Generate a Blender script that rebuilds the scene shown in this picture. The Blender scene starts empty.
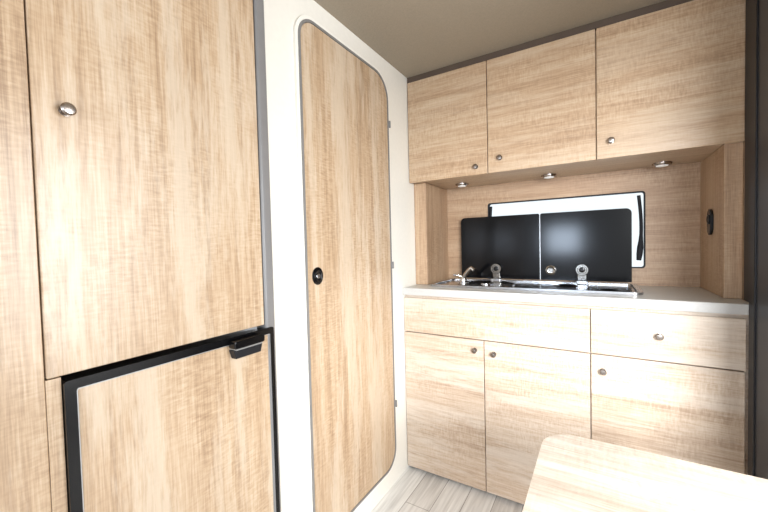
import bpy, bmesh, math
from mathutils import Matrix, Vector
S=bpy.context.scene
col=S.collection
# ------------------------------------------------------------ camera
F=354.0; H=1.11
RM=(Matrix.Rotation(math.radians(31.4),3,'Z')@Matrix.Rotation(math.radians(88.2),3,'X')@Matrix.Rotation(math.radians(-1.4),3,'Z'))
cam=bpy.data.cameras.new('camera'); co=bpy.data.objects.new('camera',cam); col.objects.link(co)
cam.sensor_width=36; cam.lens=F/768*36; cam.clip_start=.01
co.matrix_world=Matrix.Translation((0,0,H))@RM.to_4x4()
S.camera=co
def at(px,py,ax,v):            # measure: where a sight line meets the plane axis=v
    d=RM@Vector(((px-384)/F,-(py-256)/F,-1)); t=(v-(H if ax==2 else 0))/d[ax]
    return Vector((0,0,H))+d*t
# ------------------------------------------------------------ materials
def lin(c): return tuple(((v/255)/12.92 if v/255<=.04045 else ((v/255+.055)/1.055)**2.4) for v in c)+(1,)
def mat(name):
    m=bpy.data.materials.new(name); m.use_nodes=True
    nt=m.node_tree; return m,nt,nt.nodes['Principled BSDF']
def plain(name,c,rough=.5,metal=0,noise=0,nscale=40,bump=0,spec=.5):
    m,nt,b=mat(name)
    b.inputs['Roughness'].default_value=rough; b.inputs['Metallic'].default_value=metal
    b.inputs['Specular IOR Level'].default_value=spec
    tc=nt.nodes.new('ShaderNodeTexCoord'); n=nt.nodes.new('ShaderNodeTexNoise')
    n.inputs['Scale'].default_value=nscale; n.inputs['Detail'].default_value=4
    nt.links.new(tc.outputs['Object'],n.inputs['Vector'])
    r=nt.nodes.new('ShaderNodeValToRGB'); l=lin(c)
    k=noise
    r.color_ramp.elements[0].position=.3; r.color_ramp.elements[1].position=.7
    r.color_ramp.elements[0].color=tuple(x*(1-k) for x in l[:3])+(1,)
    r.color_ramp.elements[1].color=tuple(min(1,x*(1+k)) for x in l[:3])+(1,)
    nt.links.new(n.outputs['Fac'],r.inputs['Fac']); nt.links.new(r.outputs['Color'],b.inputs['Base Color'])
    if bump:
        bp=nt.nodes.new('ShaderNodeBump'); bp.inputs['Strength'].default_value=bump; bp.inputs['Distance'].default_value=.002
        nt.links.new(n.outputs['Fac'],bp.inputs['Height']); nt.links.new(bp.outputs['Normal'],b.inputs['Normal'])
    return m
def wood(name,axis,dark,mid,light,rough=.32,pk=.5,spec=.65):
    m,nt,b=mat(name); N=nt.nodes; L=nt.links
    b.inputs['Roughness'].default_value=rough; b.inputs['Specular IOR Level'].default_value=spec
    tc=N.new('ShaderNodeTexCoord'); oi=N.new('ShaderNodeObjectInfo')
    mul=N.new('ShaderNodeMath'); mul.operation='MULTIPLY'; mul.inputs[1].default_value=23.0
    L.new(oi.outputs['Random'],mul.inputs[0])
    add=N.new('ShaderNodeVectorMath'); add.operation='ADD'
    L.new(tc.outputs['Object'],add.inputs[0]); L.new(mul.outputs[0],add.inputs[1])
    def noise(across,along,detail,dist=0,rgh=.55):
        v=[across]*3; v[axis]=along
        mp=N.new('ShaderNodeVectorMath'); mp.operation='MULTIPLY'; mp.inputs[1].default_value=v
        L.new(add.outputs[0],mp.inputs[0])
        n=N.new('ShaderNodeTexNoise'); n.inputs['Scale'].default_value=1; n.inputs['Detail'].default_value=detail
        n.inputs['Distortion'].default_value=dist; n.inputs['Roughness'].default_value=rgh
        L.new(mp.outputs[0],n.inputs['Vector']); return n.outputs['Fac']
    big=noise(15,.8,3,.5); midn=noise(68,2.2,5,.2,.72); fine=noise(300,11,2,0,.75); saw=noise(38,185,2,.15); sawm=noise(7,3.5,2); patch=noise(11,1.1,2,.5)
    ragged=noise(95,12,3,0,.7)
    def ma(op,a,bv):
        x=N.new('ShaderNodeMath'); x.operation=op
        for i,q in enumerate((a,bv)):
            if isinstance(q,(int,float)): x.inputs[i].default_value=q
            else: L.new(q,x.inputs[i])
        return x.outputs[0]
    def rng(x,a,c_,lo,hi):
        r=N.new('ShaderNodeMapRange'); r.inputs[1].default_value=a; r.inputs[2].default_value=c_; r.inputs[3].default_value=lo; r.inputs[4].default_value=hi
        L.new(x,r.inputs[0]); return r.outputs[0]
    s=ma('ADD',ma('ADD',ma('MULTIPLY',big,.28),ma('MULTIPLY',midn,.40)),ma('MULTIPLY',fine,.32))
    sw=ma('MULTIPLY',ma('SUBTRACT',saw,.5),rng(sawm,.4,.6,.08,.30))
    s=ma('ADD',s,sw)
    r=N.new('ShaderNodeValToRGB'); e=r.color_ramp.elements
    e[0].position=.365; e[0].color=lin(dark); e[1].position=.635; e[1].color=lin(light)
    q=e.new(.5); q.color=lin(mid)
    L.new(s,r.inputs['Fac'])
    mx=N.new('ShaderNodeMix'); mx.data_type='RGBA'
    L.new(ma('MULTIPLY',rng(ma('ADD',patch,ma('MULTIPLY',ma('SUBTRACT',ragged,.5),.6)),.47,.66,0,1),pk),mx.inputs['Factor'])
    L.new(r.outputs['Color'],mx.inputs['A']); mx.inputs['B'].default_value=lin((min(255,light[0]+4),min(255,light[1]+8),min(255,light[2]+12)))
    L.new(mx.outputs['Result'],b.inputs['Base Color'])
    bp=N.new('ShaderNodeBump'); bp.inputs['Strength'].default_value=.28; bp.inputs['Distance'].default_value=.0008
    L.new(s,bp.inputs['Height']); L.new(bp.outputs['Normal'],b.inputs['Normal'])
    return m
WV=wood('oak_vertical',2,(148,120,93),(181,154,124),(201,180,154),pk=.65)  # pale patches: bleached grain plus window glare painted into the colour
WH=wood('oak_horizontal',0,(150,121,94),(180,152,123),(198,176,149),pk=.3,spec=.5)
WN=wood('oak_niche_shaded',0,(138,108,82),(165,135,106),(184,158,129),.5,.2,.5)  # darker copy of the oak; niche shade is put into the colour
WNV=wood('oak_niche_shaded_vertical',2,(140,110,84),(169,139,110),(188,162,133),.5,.2,.5)  # same shaded copy, upright grain
WHL=wood('oak_horizontal_lit',0,(158,134,112),(186,165,144),(205,190,173),pk=.55,spec=.6)  # lighter copy of the kitchen oak; daylight on the lower fronts painted in
WT=wood('oak_table',0,(158,142,126),(186,172,157),(208,198,186),.28)
WHITE=plain('white_wall_lining',(233,229,219),.5,0,.015,60)
MOULD=plain('cream_moulding',(240,236,226),.4,0,.01,60)
CEIL=plain('taupe_ceiling_lining',(146,135,118),.9,0,.06,220,.4)
ALU=plain('light_grey_edge_profile',(132,130,128),.4,.2,.04,30)
BEAD=plain('silver_bead',(175,175,175),.3,.6,.04,30)
GREYT=plain('grey_plastic_profile',(122,120,119),.35,0,.03,30)
DARK=plain('dark_grey_profile',(24,25,29),.4,0,.05,30,0,.3)
POST=plain('bluish_grey_post',(46,50,58),.35,.2,.05,30,0,.4)
BLACK=plain('black_plastic',(8,8,10),.22,0,.05,30,0,.3)
RUBBER=plain('dark_rubber_seal',(42,42,45),.7,0,.05,30,0,.15)
GAP=plain('shadow_gap_brown',(82,68,57),.7,0,.05,30)
GLASSB=plain('black_glass',(3,3,5),.14,0,.02,5,0,.2)
CHROME=plain('polished_chrome',(215,215,215),.12,1,.02,10)
NICK=plain('satin_nickel',(150,141,134),.25,1,.02,10)
HM=plain('dark_hinge_metal',(150,148,145),.16,1,.02,10)
STEEL=plain('stainless_steel',(180,180,182),.22,1,.05,60)
TOPM=plain('light_grey_laminate',(202,201,197),.35,0,.05,120)
EDGEM=plain('grey_worktop_edge',(184,182,178),.4,0,.03,120)
def floor_mat():
    m,nt,b=mat('grey_oak_floor'); N=nt.nodes; L=nt.links
    tc=N.new('ShaderNodeTexCoord'); mp=N.new('ShaderNodeMapping'); mp.inputs['Rotation'].default_value=(0,0,math.radians(90))
    L.new(tc.outputs['Object'],mp.inputs['Vector'])
    br=N.new('ShaderNodeTexBrick'); br.inputs['Scale'].default_value=1; br.inputs['Brick Width'].default_value=.9; br.inputs['Row Height'].default_value=.11
    br.inputs['Mortar Size'].default_value=.0015; br.inputs['Color1'].default_value=lin((228,226,222)); br.inputs['Color2'].default_value=lin((208,204,199)); br.inputs['Mortar'].default_value=lin((150,144,138))
    L.new(mp.outputs[0],br.inputs['Vector'])
    v=N.new('ShaderNodeVectorMath'); v.operation='MULTIPLY'; v.inputs[1].default_value=(70,4,1); L.new(tc.outputs['Object'],v.inputs[0])
    n=N.new('ShaderNodeTexNoise'); n.inputs['Scale'].default_value=1; n.inputs['Detail'].default_value=5; L.new(v.outputs[0],n.inputs['Vector'])
    r=N.new('ShaderNodeValToRGB'); r.color_ramp.elements[0].color=(.7,.69,.68,1); r.color_ramp.elements[0].position=.3; r.color_ramp.elements[1].position=.62
    L.new(n.outputs['Fac'],r.inputs['Fac'])
    mx=N.new('ShaderNodeMix'); mx.data_type='RGBA'; mx.blend_type='MULTIPLY'; mx.inputs['Factor'].default_value=1
    L.new(br.outputs['Color'],mx.inputs['A']); L.new(r.outputs['Color'],mx.inputs['B']); L.new(mx.outputs['Result'],b.inputs['Base Color'])
    b.inputs['Roughness'].default_value=.4
    return m
FLOORM=floor_mat()
m,nt,b=mat('clear_acrylic'); b.inputs['Transmission Weight'].default_value=1; b.inputs['Roughness'].default_value=.02; b.inputs['IOR'].default_value=1.1
b.inputs['Base Color'].default_value=(.68,.72,.73,1); ACR=m
m,nt,b=mat('lamp_lens'); b.inputs['Emission Color'].default_value=(1,.95,.85,1); b.inputs['Emission Strength'].default_value=.2; LENS=m
# ------------------------------------------------------------ mesh helpers
def wloc(o):
    v=Vector(o.location)
    while o.parent: o=o.parent; v+=o.location
    return v
def link(name,bm,m,parent=None,c=None,smooth=False):
    """bm holds world coordinates; origin is put at c (default bbox centre)."""
    if c is None:
        xs=[v.co for v in bm.verts]
        c=Vector([(min(p[i] for p in xs)+max(p[i] for p in xs))/2 for i in range(3)])
    c=Vector(c)
    bmesh.ops.translate(bm,vec=-c,verts=bm.verts)
    bmesh.ops.recalc_face_normals(bm,faces=bm.faces)
    me=bpy.data.meshes.new(name); bm.to_mesh(me); bm.free()
    if smooth:
        for p in me.polygons: p.use_smooth=True
        try: me.set_sharp_from_angle(angle=math.radians(40))
        except Exception: pass
    me.materials.append(m)
    o=bpy.data.objects.new(name,me); col.objects.link(o)
    if parent: o.parent=parent; o.location=c-wloc(parent)
    else: o.location=c
    return o
def B(bm,x0,x1,y0,y1,z0,z1,bev=0,seg=2):
    r=bmesh.ops.create_cube(bm,size=1)
    vs=r['verts']
    for v in vs: v.co=Vector(((x0+x1)/2+v.co.x*(x1-x0),(y0+y1)/2+v.co.y*(y1-y0),(z0+z1)/2+v.co.z*(z1-z0)))
    if bev:
        es=list({e for v in vs for e in v.link_edges})
        bmesh.ops.bevel(bm,geom=es,offset=bev,segments=seg,affect='EDGES',profile=.5)
    return bm
def box(name,x0,x1,y0,y1,z0,z1,m,parent=None,bev=.0015):
    return link(name,B(bmesh.new(),x0,x1,y0,y1,z0,z1,bev),m,parent,smooth=bev>.004)
def rrect(a0,a1,b0,b1,rad,n=8):
    if not hasattr(rad,'__len__'): rad=[rad]*4
    pts=[]
    for (ca,cb,sa,sb,st,r) in ((a1,b1,-1,-1,0,rad[0]),(a0,b1,1,-1,90,rad[1]),(a0,b0,1,1,180,rad[2]),(a1,b0,-1,1,270,rad[3])):
        for i in range(n+1):
            t=math.radians(st+90*i/n); pts.append((ca+sa*r+r*math.cos(t),cb+sb*r+r*math.sin(t)))
    return pts
def to3(a,b,t,ax):
    return Vector((t,a,b)) if ax==0 else (Vector((a,t,b)) if ax==1 else Vector((a,b,t)))
def prism(bm,pts,t0,t1,ax,bev=0,seg=2):
    lo=[bm.verts.new(to3(a,b,t0,ax)) for a,b in pts]; hi=[bm.verts.new(to3(a,b,t1,ax)) for a,b in pts]
    f0=bm.faces.new(lo); f1=bm.faces.new(hi[::-1]); n=len(pts)
    for i in range(n): bm.faces.new((lo[i],lo[(i+1)%n],hi[(i+1)%n],hi[i]))
    if bev: bmesh.ops.bevel(bm,geom=list(set(f0.edges)|set(f1.edges)),offset=bev,segments=seg,affect='EDGES',profile=.5)
    return bm
def ring(bm,outer,inner,t0,t1,ax):
    n=len(outer); V=[[bm.verts.new(to3(a,b,t,ax)) for a,b in pl] for pl in (outer,inner) for t in (t0,t1)]
    o0,o1,i0,i1=V
    for k in range(n):
        j=(k+1)%n
        bm.faces.new((o0[k],o0[j],o1[j],o1[k])); bm.faces.new((i0[k],i1[k],i1[j],i0[j]))
        bm.faces.new((o1[k],o1[j],i1[j],i1[k])); bm.faces.new((o0[k],i0[k],i0[j],o0[j]))
    return bm
def lathe(bm,prof,c,ax,sgn=1,n=28,sa=1,sb=1):
    rows=[]
    for r,h in prof:
        row=[]
        for i in range(n):
            t=2*math.pi*i/n; a,b2=r*math.cos(t)*sa,r*math.sin(t)*sb
            row.append(bm.verts.new(Vector(c)+to3(a,b2,sgn*h,ax)))
        rows.append(row)
    for k in range(len(rows)-1):
        for i in range(n):
            j=(i+1)%n; bm.faces.new((rows[k][i],rows[k][j],rows[k+1][j],rows[k+1][i]))
    bm.faces.new(rows[0][::-1]); bm.faces.new(rows[-1])
    return bm
def tube(bm,pts,r,n=10):
    pts=[Vector(p) for p in pts]; rows=[]
    for i,p in enumerate(pts):
        d=(pts[min(i+1,len(pts)-1)]-pts[max(i-1,0)]).normalized()
        u=d.cross(Vector((0,0,1)) if abs(d.z)<.9 else Vector((0,1,0))).normalized(); w=d.cross(u)
        rr=r[i] if hasattr(r,'__len__') else r
        rows.append([bm.verts.new(p+u*rr*math.cos(2*math.pi*k/n)+w*rr*math.sin(2*math.pi*k/n)) for k in range(n)])
    for a in range(len(rows)-1):
        for k in range(n):
            j=(k+1)%n; bm.faces.new((rows[a][k],rows[a][j],rows[a+1][j],rows[a+1][k]))
    bm.faces.new(rows[0][::-1]); bm.faces.new(rows[-1])
    return bm
def thing(name,loc,label,cat,group=None):
    o=bpy.data.objects.new(name,None); col.objects.link(o); o.location=loc; o.empty_display_size=.1
    return tag(o,label,cat,group)
def tag(o,label,cat,group=None):
    o['label']=label; o['category']=cat
    if group: o['group']=group
    return o
def struct(o): o['kind']='structure'; return o
KP=[(.011,0),(.011,.002),(.005,.003),(.005,.008),(.0095,.011),(.0125,.016),(.0128,.020),(.010,.0235),(.004,.0245)]
def knob(c,ax,sgn,parent,r=1.0):
    return link('knob',lathe(bmesh.new(),[(a*r,h*r) for a,h in KP],c,ax,sgn),NICK,parent,smooth=True)
# ------------------------------------------------------------ planes of the room
XW=-.82; XC=-.79; XR=.405; XE=.389; ZC=1.94; YU=1.597; YL=1.515; YB=1.95; ZT=.90
struct(box('floor',-1.5,1.6,-1.2,2.02,-.04,0,FLOORM,bev=0))
struct(box('ceiling',-1.5,1.6,-1.2,2.02,ZC,ZC+.04,CEIL,bev=0))
y262=at(262,256,0,XC)[1]; yk0=at(272.5,256,0,XC)[1]
struct(box('wall_left',XW-.03,XW,yk0-.01,YB,0,ZC,WHITE,bev=0))
wx0=at(488,205,1,YB)[0]; wx1=at(645,215,1,YB)[0]; wz1=at(645,191,1,YB)[2]; wz0=at(645,268,1,YB)[2]
def holed(name,x0,x1,z0,z1,hx0,hx1,hz0,hz1,y0,y1,m,rad):
    bm=bmesh.new(); inner=rrect(hx0,hx1,hz0,hz1,rad,6)
    outer=[]
    for k in range(len(inner)):
        q=k//7; t=(k%7)/6
        if q==0: p=(x1, hz1+(z1-hz1)*min(1,t*2)) if t<=.5 else (x1+(hx1-x1)*(t*2-1), z1)
        if q==1: p=(hx0+(x0-hx0)*min(1,t*2), z1) if t<=.5 else (x0, z1+(hz1-z1)*(t*2-1))
        if q==2: p=(x0, hz0+(z0-hz0)*min(1,t*2)) if t<=.5 else (x0+(hx0-x0)*(t*2-1), z0)
        if q==3: p=(hx1+(x1-hx1)*min(1,t*2), z0) if t<=.5 else (x1, z0+(hz0-z0)*(t*2-1))
        outer.append(p)
    ring(bm,outer,inner,y0,y1,1)
    return link(name,bm,m)
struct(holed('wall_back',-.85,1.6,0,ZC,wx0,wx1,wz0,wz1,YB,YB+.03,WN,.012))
wr=bpy.data.objects.new('window_1',None); col.objects.link(wr); wr.location=((wx0+wx1)/2,YB+.015,wz0); wr['kind']='structure'
link('window_frame',ring(bmesh.new(),rrect(wx0-.0015,wx1+.0015,wz0-.0015,wz1+.0015,.0135),rrect(wx0+.003,wx1-.003,wz0+.003,wz1-.003,.010),YB-.002,YB+.03,1),RUBBER,wr)
link('pane',prism(bmesh.new(),rrect(wx0-.02,wx1+.02,wz0-.02,wz1+.02,.04),YB+.045,YB+.049,1),ACR,wr)
for s,xx in ((1,wx0+.014),(-1,wx1-.022)):
    pts=[(xx-s*.010*math.sin(k/10*math.pi),YB+.010+.012*math.sin(k/10*math.pi),wz1-.016-(wz1-wz0-.05)*k/10) for k in range(11)]
    link('window_stay',tube(bmesh.new(),pts,[.007]*7+[.009,.012,.012,.009]),RUBBER,wr,smooth=True)
struct(box('wall_right',XR,XR+.03,1.02,YB,0,ZC,WH,bev=0))
struct(box('trim_2',XE,XR-.0005,1.458,1.5035,0,ZC-.001,DARK,bev=.002))
struct(box('trim_5',XR-.004,XR-.0005,1.504,YU-.001,ZT+.001,ZC-.001,DARK,bev=0))
struct(box('trim_4',XE+.004,XR-.0005,1.022,1.4575,0,ZC-.001,POST,bev=0))
struct(link('trim_1',prism(bmesh.new(),rrect(XW-.01,XC+.004,y262+.003,yk0,.007,5),0,ZC-.001,2),GREYT,smooth=True))
struct(box('trim_3',XW+.001,XR-.001,YU+.006,YU+.03,1.913,ZC-.001,GAP,bev=0))
# ------------------------------------------------------------ washroom door
dy0,dy1,dz0,dz1=.850,1.383,.105,1.846
DR=[.095,.062,.05,.075]
def dring(e0,e1): return (rrect(dy0-e0,dy1+e0,dz0-e0,dz1+e0,[r+e0 for r in DR],10),rrect(dy0-e1,dy1+e1,dz0-e1,dz1+e1,[r+e1 for r in DR],10))
d=link('door_1',prism(bmesh.new(),rrect(dy0,dy1,dz0,dz1,DR,10),XW+.001,XW+.010,0,.0015),WV); struct(d)
link('door_frame',ring(bmesh.new(),*dring(.010,.0015),XW+.0005,XW+.012,0),ALU,d)
link('door_moulding',ring(bmesh.new(),*dring(.022,.0105),XW+.0004,XW+.009,0),MOULD,d)
hc=at(318,276,0,XW+.012); hy,hz=hc[1],hc[2]
hd=link('door_handle',lathe(bmesh.new(),[(.0265,0),(.0265,.002),(.023,.0035),(.020,.0035),(.019,.001),(.001,.001)],(XW+.010,hy,hz),0,1,28,1,1.12),BLACK,d,smooth=True)
link('latch_cup',lathe(bmesh.new(),[(.0185,.0005),(.0185,.0042),(.0165,.005),(.014,.003),(.003,.003)],(XW+.010,hy,hz),0,1,28,1,1.12),BLACK,hd,smooth=True)
link('latch_lever',prism(bmesh.new(),rrect(hy-.010,hy+.008,hz-.007,hz+.007,.005,4),XW+.0130,XW+.0155,0,.0008),CHROME,hd)
for py in (127,265,405):
    z=at(391,py,0,XW)[2]
    link('hinge',prism(bmesh.new(),rrect(dy1+.0105,dy1+.020,z-.016,z+.016,.004,4),XW+.0095,XW+.017,0,.002),ALU,d)
# ------------------------------------------------------------ tall cabinets and fridge
pA=at(47,376,0,XC); pB=at(272,325,0,XC); yD0=at(36,200,0,XC)[1]; yD1=y262
zdb=(pA[2]+pB[2])/2
fy0=at(62,378,0,XC)[1]; fy1=at(272,335,0,XC)[1]; fz1=(at(62,378,0,XC)[2]+at(272,328,0,XC)[2])/2
ys=yD0-.001
wd=thing('wardrobe',(XC-.3,-.2,0),'tall plain oak wardrobe front at the far left, beside the fridge','wardrobe')
link('body',B(bmesh.new(),-1.4,XC-.018,-.6,ys,0,ZC-.001),WV,wd)
box('front_panel',XC-.017,XC-.002,-.6,ys,.0,ZC-.002,WV,wd)
box('side_stile',XC-.3,XC-.001,ys+.0005,fy0-.001,.0,zdb-.002,WV,wd,.0005)
cab=thing('fridge_locker',(XC-.3,.2,fz1),'tall oak locker with one large knobbed door, directly above the fridge','cabinet')
link('body',B(bmesh.new(),-1.4,XC-.018,ys+.001,yD1,zdb,ZC-.001),WV,cab)
dr=box('door',XC-.017,XC,yD0+.001,yD1,zdb,ZC-.004,WV,cab,.002)
kp=at(65,111,0,XC); knob((XC,kp[1],kp[2]),0,1,dr,.85)
fr=thing('refrigerator',(XC-.25,(fy0+fy1)/2,0),'built-in fridge with oak front in a black frame, under the oak locker','refrigerator')
box('body',-1.38,XC-.02,fy0+.004,fy1-.004,0,fz1-.004,BLACK,fr)
fl,fh=.0165,.017
link('frame',ring(bmesh.new(),rrect(fy0,fy1,.03,fz1,.006,3),rrect(fy0+fl,fy1-.011,.045,fz1-fh,.004,3),XC-.018,XC+.008,0),BLACK,fr)
link('inner_bead',ring(bmesh.new(),rrect(fy0+fl+.0005,fy1-.0115,.0455,fz1-fh-.0005,.004,3),rrect(fy0+fl+.0022,fy1-.0132,.0472,fz1-fh-.0022,.003,3),XC-.01,XC+.006,0),BEAD,fr)
box('door_panel',XC-.018,XC+.003,fy0+fl+.0027,fy1-.0137,.048,fz1-fh-.0027,WV,fr)
ha=at(231,342,0,XC+.02); hb=at(262,348,0,XC+.02); hzc=fz1-.024
hl=link('latch',prism(bmesh.new(),rrect(ha[1],hb[1],hzc-.002,hzc+.018,.006,4),XC+.0085,XC+.034,0,.003),BLACK,fr)
link('release_lever',prism(bmesh.new(),[(ha[1]+.010,hzc-.028),(hb[1]-.008,hzc-.028),(hb[1]-.002,hzc-.006),(ha[1]+.003,hzc-.006)],XC+.004,XC+.026,0,.002),DARK,hl)
link('latch_trim',prism(bmesh.new(),rrect(ha[1]+.006,hb[1]-.006,hzc-.0055,hzc-.0025,.001,2),XC+.006,XC+.031,0),BEAD,hl)
# ------------------------------------------------------------ wall cabinets
zu0=1.417; zu1=1.912
u=[XW+.003,at(487,120,1,YU)[0],at(596,90,1,YU)[0],XR-.002]
wc=thing('wall_cabinet',((XW+XR)/2,YU+.17,zu0),'three-door oak wall cabinet hung below the ceiling over the kitchen','cabinet')
link('body',B(bmesh.new(),XW+.002,XR-.002,YU+.019,YB-.001,zu0+.004,zu1),WH,wc)
for i,(kx,ky) in enumerate(((476,167),(500,158),(611,141))):
    o=box('door',u[i]+.0015,u[i+1]-.0015,YU,YU+.018,zu0,zu1-.002,WH,wc,.002)
    p=at(kx,ky,1,YU); knob((p[0],YU,p[2]),1,-1,o,.9)
for i,((px,py),lb) in enumerate(zip(((462,184),(549,175),(662,163)),('round recessed puck lamp under wall cabinet, beside the left oak corner panel','round recessed puck lamp under wall cabinet, above the window','round recessed puck lamp under wall cabinet, closest to the right wall'))):
    p=at(px,py,2,zu0+.004); y=p[1]
    t=thing('puck_lamp',(p[0],y,zu0+.004),lb,'lamp','puck lamps under the wall cabinet')
    link('rim',lathe(bmesh.new(),[(.034,0),(.034,.004),(.030,.010),(.022,.011)],(p[0],y,zu0+.004),2,-1),NICK,t,smooth=True)
    link('lens',lathe(bmesh.new(),[(.021,.008),(.021,.013),(.012,.015)],(p[0],y,zu0+.004),2,-1),LENS,t,smooth=True)
xl=-.752
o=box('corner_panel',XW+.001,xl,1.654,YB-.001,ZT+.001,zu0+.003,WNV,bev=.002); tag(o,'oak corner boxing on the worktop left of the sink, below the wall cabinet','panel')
xr=.357
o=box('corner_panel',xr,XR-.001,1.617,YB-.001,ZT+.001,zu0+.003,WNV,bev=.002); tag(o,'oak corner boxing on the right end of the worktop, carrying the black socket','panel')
p=at(712,222,0,xr)
so=thing('socket',(xr,p[1],p[2]),'black oval wall socket on the right oak corner panel','socket')
link('cover',prism(bmesh.new(),rrect(p[1]-.024,p[1]+.024,p[2]-.048,p[2]+.048,.022,6),xr-.010,xr-.0005,0,.003),BLACK,so)
link('insert',lathe(bmesh.new(),[(.017,0),(.017,.003),(.012,.003),(.011,.001)],(xr-.010,p[1],p[2]+.01),0,-1),DARK,so,smooth=True)
# ------------------------------------------------------------ base cabinets
l=[XW+.003,at(485,420,1,YL)[0],at(591,420,1,YL)[0],XE-.001]
bc=thing('base_cabinet',((XW+XR)/2,YL+.2,0),'oak kitchen base cabinet with three doors and one drawer, under the worktop','cabinet')
link('body',B(bmesh.new(),XW+.002,XR-.002,YL+.019,YB-.001,.03,ZT-.034),WHL,bc)
box('plinth',XW+.002,XR-.002,YL+.03,YL+.04,0,.03,GAP,bc,0)
zd=.686
box('false_front',l[0],l[2]-.0015,YL,YL+.018,zd+.002,.852,WHL,bc,.002)
o=box('drawer',l[2]+.0015,l[3],YL,YL+.018,zd+.002,.852,WHL,bc,.002); p=at(659,336,1,YL); knob((p[0],YL,p[2]),1,-1,o,.9)
for i,(kx,ky) in enumerate(((475,350),(494,354),(603,371))):
    o=box('door',l[i]+(.0015 if i else 0),l[i+1]-.0015,YL,YL+.018,.018,zd-.002,WHL,bc,.002)
    p=at(kx,ky,1,YL); knob((p[0],YL,p[2]),1,-1,o,.9)
wt=thing('worktop',((XW+XR)/2,1.72,ZT-.033),'long light grey laminate worktop lying on the base cabinet','worktop')
box('slab',XW+.001,XR-.001,YL-.008,YB-.001,ZT-.033,ZT,TOPM,wt,.002)
box('edge_band',XW+.001,XE-.001,YL-.011,YL-.0085,ZT-.033,ZT-.001,EDGEM,wt,.0005)
# ------------------------------------------------------------ sink and hob unit
tx0,tx1,tyy0,tyy1=-.72,.138,1.595,1.915; zr=ZT+.001
sh=thing('sink_hob_unit',((tx0+tx1)/2,1.76,zr),'stainless sink and hob with two raised black glass lids, set in the worktop','sink and hob')
bm=bmesh.new()
ring(bm,rrect(tx0,tx1,tyy0,tyy1,.03),rrect(tx0+.018,tx1-.018,tyy0+.018,tyy1-.018,.02),zr,zr+.010,2)
prism(bm,rrect(tx0+.017,tx1-.017,tyy0+.017,tyy1-.017,.02),zr,zr+.003,2)
link('tray',bm,STEEL,sh)
sb=link('sink_bowl',lathe(bmesh.new(),[(.135,.003),(.135,.008),(.128,.008),(.12,.0045),(.02,.004)],(-.48,1.74,zr),2),STEEL,sh,smooth=True)
link('drain',lathe(bmesh.new(),[(.022,.004),(.022,.009),(.016,.007),(.002,.007)],(-.48,1.74,zr),2),CHROME,sb,smooth=True)
for bx,by,r in ((-.13,1.80,.038),(.03,1.68,.032)):
    link('burner',lathe(bmesh.new(),[(r+.01,.003),(r+.008,.006),(r,.007),(r*.9,.009),(r*.5,.010)],(bx,by,zr),2),BLACK,sh,smooth=True)
YG=1.90; lz0=.918; lz1=1.246; lx=[-.658,at(540,245,1,YG)[0],.122]
for i in (0,1):
    rad=[.008,.022,.004,.004] if i==0 else [.022,.008,.004,.004]
    link('glass_lid',prism(bmesh.new(),rrect(lx[i]+.0018,lx[i+1]-.0018,lz0,lz1,rad,6),YG,YG+.006,1,.001),GLASSB,sh)
link('lid_seam',prism(bmesh.new(),rrect(lx[1]-.0016,lx[1]+.0016,lz0,lz1-.003,.001,3),YG+.001,YG+.005,1),BEAD,sh)
for px in (496,582):
    x=at(px,268,1,YG-.012)[0]
    h=link('lid_hinge',prism(bmesh.new(),rrect(x-.024,x+.024,zr+.004,zr+.020,.005,4),YG-.036,YG-.0005,1,.002),STEEL,sh)
    link('hinge_plate',prism(bmesh.new(),rrect(x-.018,x+.018,zr+.021,zr+.060,.003,4),YG-.008,YG-.0005,1,.0015),HM,h)
    link('hinge_disc',lathe(bmesh.new(),[(.028,0),(.028,.005),(.025,.009),(.020,.009),(.018,.005),(.001,.005)],(x,YG-.0085,zr+.070),1,-1),HM,h,smooth=True)
    link('hinge_screw',lathe(bmesh.new(),[(.013,.005),(.013,.009),(.010,.011),(.004,.011)],(x,YG-.0085,zr+.070),1,-1),BLACK,h,smooth=True)
x=at(551,267,1,YG)[0]
link('lid_disc',lathe(bmesh.new(),[(.024,0),(.024,.004),(.019,.006),(.015,.003),(.009,.003),(.008,.006),(.001,.006)],(x,YG-.0005,.966),1,-1),HM,sh,smooth=True)  # round ringed disc low on the right lid
fx=at(466,283,1,1.76)[0]-.012
fc=link('faucet',lathe(bmesh.new(),[(.024,.0),(.024,.006),(.016,.010),(.015,.028),(.011,.034)],(fx,1.76,zr+.004),2),CHROME,sh,smooth=True)
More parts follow.
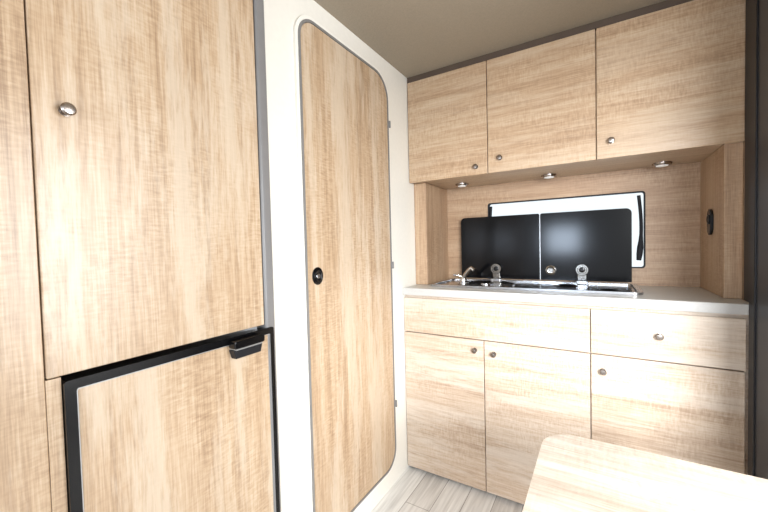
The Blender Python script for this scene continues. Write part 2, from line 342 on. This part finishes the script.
link('spout',tube(bmesh.new(),[(fx,1.76,zr+.028),(fx+.015,1.75,zr+.05),(fx+.034,1.74,zr+.070),(fx+.052,1.73,zr+.084),(fx+.066,1.725,zr+.072)],[.012,.011,.011,.010,.010],12),CHROME,fc,smooth=True)
link('lever',tube(bmesh.new(),[(fx-.002,1.76,zr+.032),(fx-.02,1.75,zr+.042),(fx-.048,1.74,zr+.046)],[.007,.006,.005],10),CHROME,fc,smooth=True)
# ------------------------------------------------------------ table
tb=thing('table',(.17,.47,0),'pale oak-topped table with a rounded corner in the foreground','table')
link('tabletop',prism(bmesh.new(),rrect(-.097,.50,.18,.786,.06,10),.688,.721,2,.010,5),WT,tb,smooth=True)
link('leg',lathe(bmesh.new(),[(.03,0),(.03,.66),(.05,.665),(.05,.676)],(.2,.47,.012),2),ALU,tb,smooth=True)
link('foot',lathe(bmesh.new(),[(.16,0),(.16,.006),(.05,.012)],(.2,.47,.0),2),ALU,tb,smooth=True)
# ------------------------------------------------------------ light
w=bpy.data.worlds.new('world'); S.world=w; w.use_nodes=True
bg=w.node_tree.nodes['Background']; bg.inputs['Color'].default_value=(.93,.965,1,1); bg.inputs['Strength'].default_value=1.3
def area(name,loc,target,sx,sy,e,c=(1,1,1),spread=180):
    la=bpy.data.lights.new(name,'AREA'); la.shape='RECTANGLE'; la.size=sx; la.size_y=sy; la.energy=e; la.color=c; la.spread=math.radians(spread)
    o=bpy.data.objects.new(name,la); col.objects.link(o); o.location=loc
    o.rotation_euler=(Vector(target)-Vector(loc)).to_track_quat('-Z','Y').to_euler()
area('doorway_light_right',(.98,.72,1.10),(-.8,.80,1.0),.65,1.2,23,(.94,.97,1))
area('window_light_rear',(.95,-.75,1.35),(.45,1.25,.42),.8,.6,33,(.95,.975,1),80)
area('lid_glow_light',(-.38,-1.0,1.12),(-.2,1.9,1.05),.35,.3,5,(.7,.83,1),120)  # added light, placed so its reflection gives the lid a bluish glow
S.view_settings.view_transform='Standard'; S.view_settings.exposure=.28
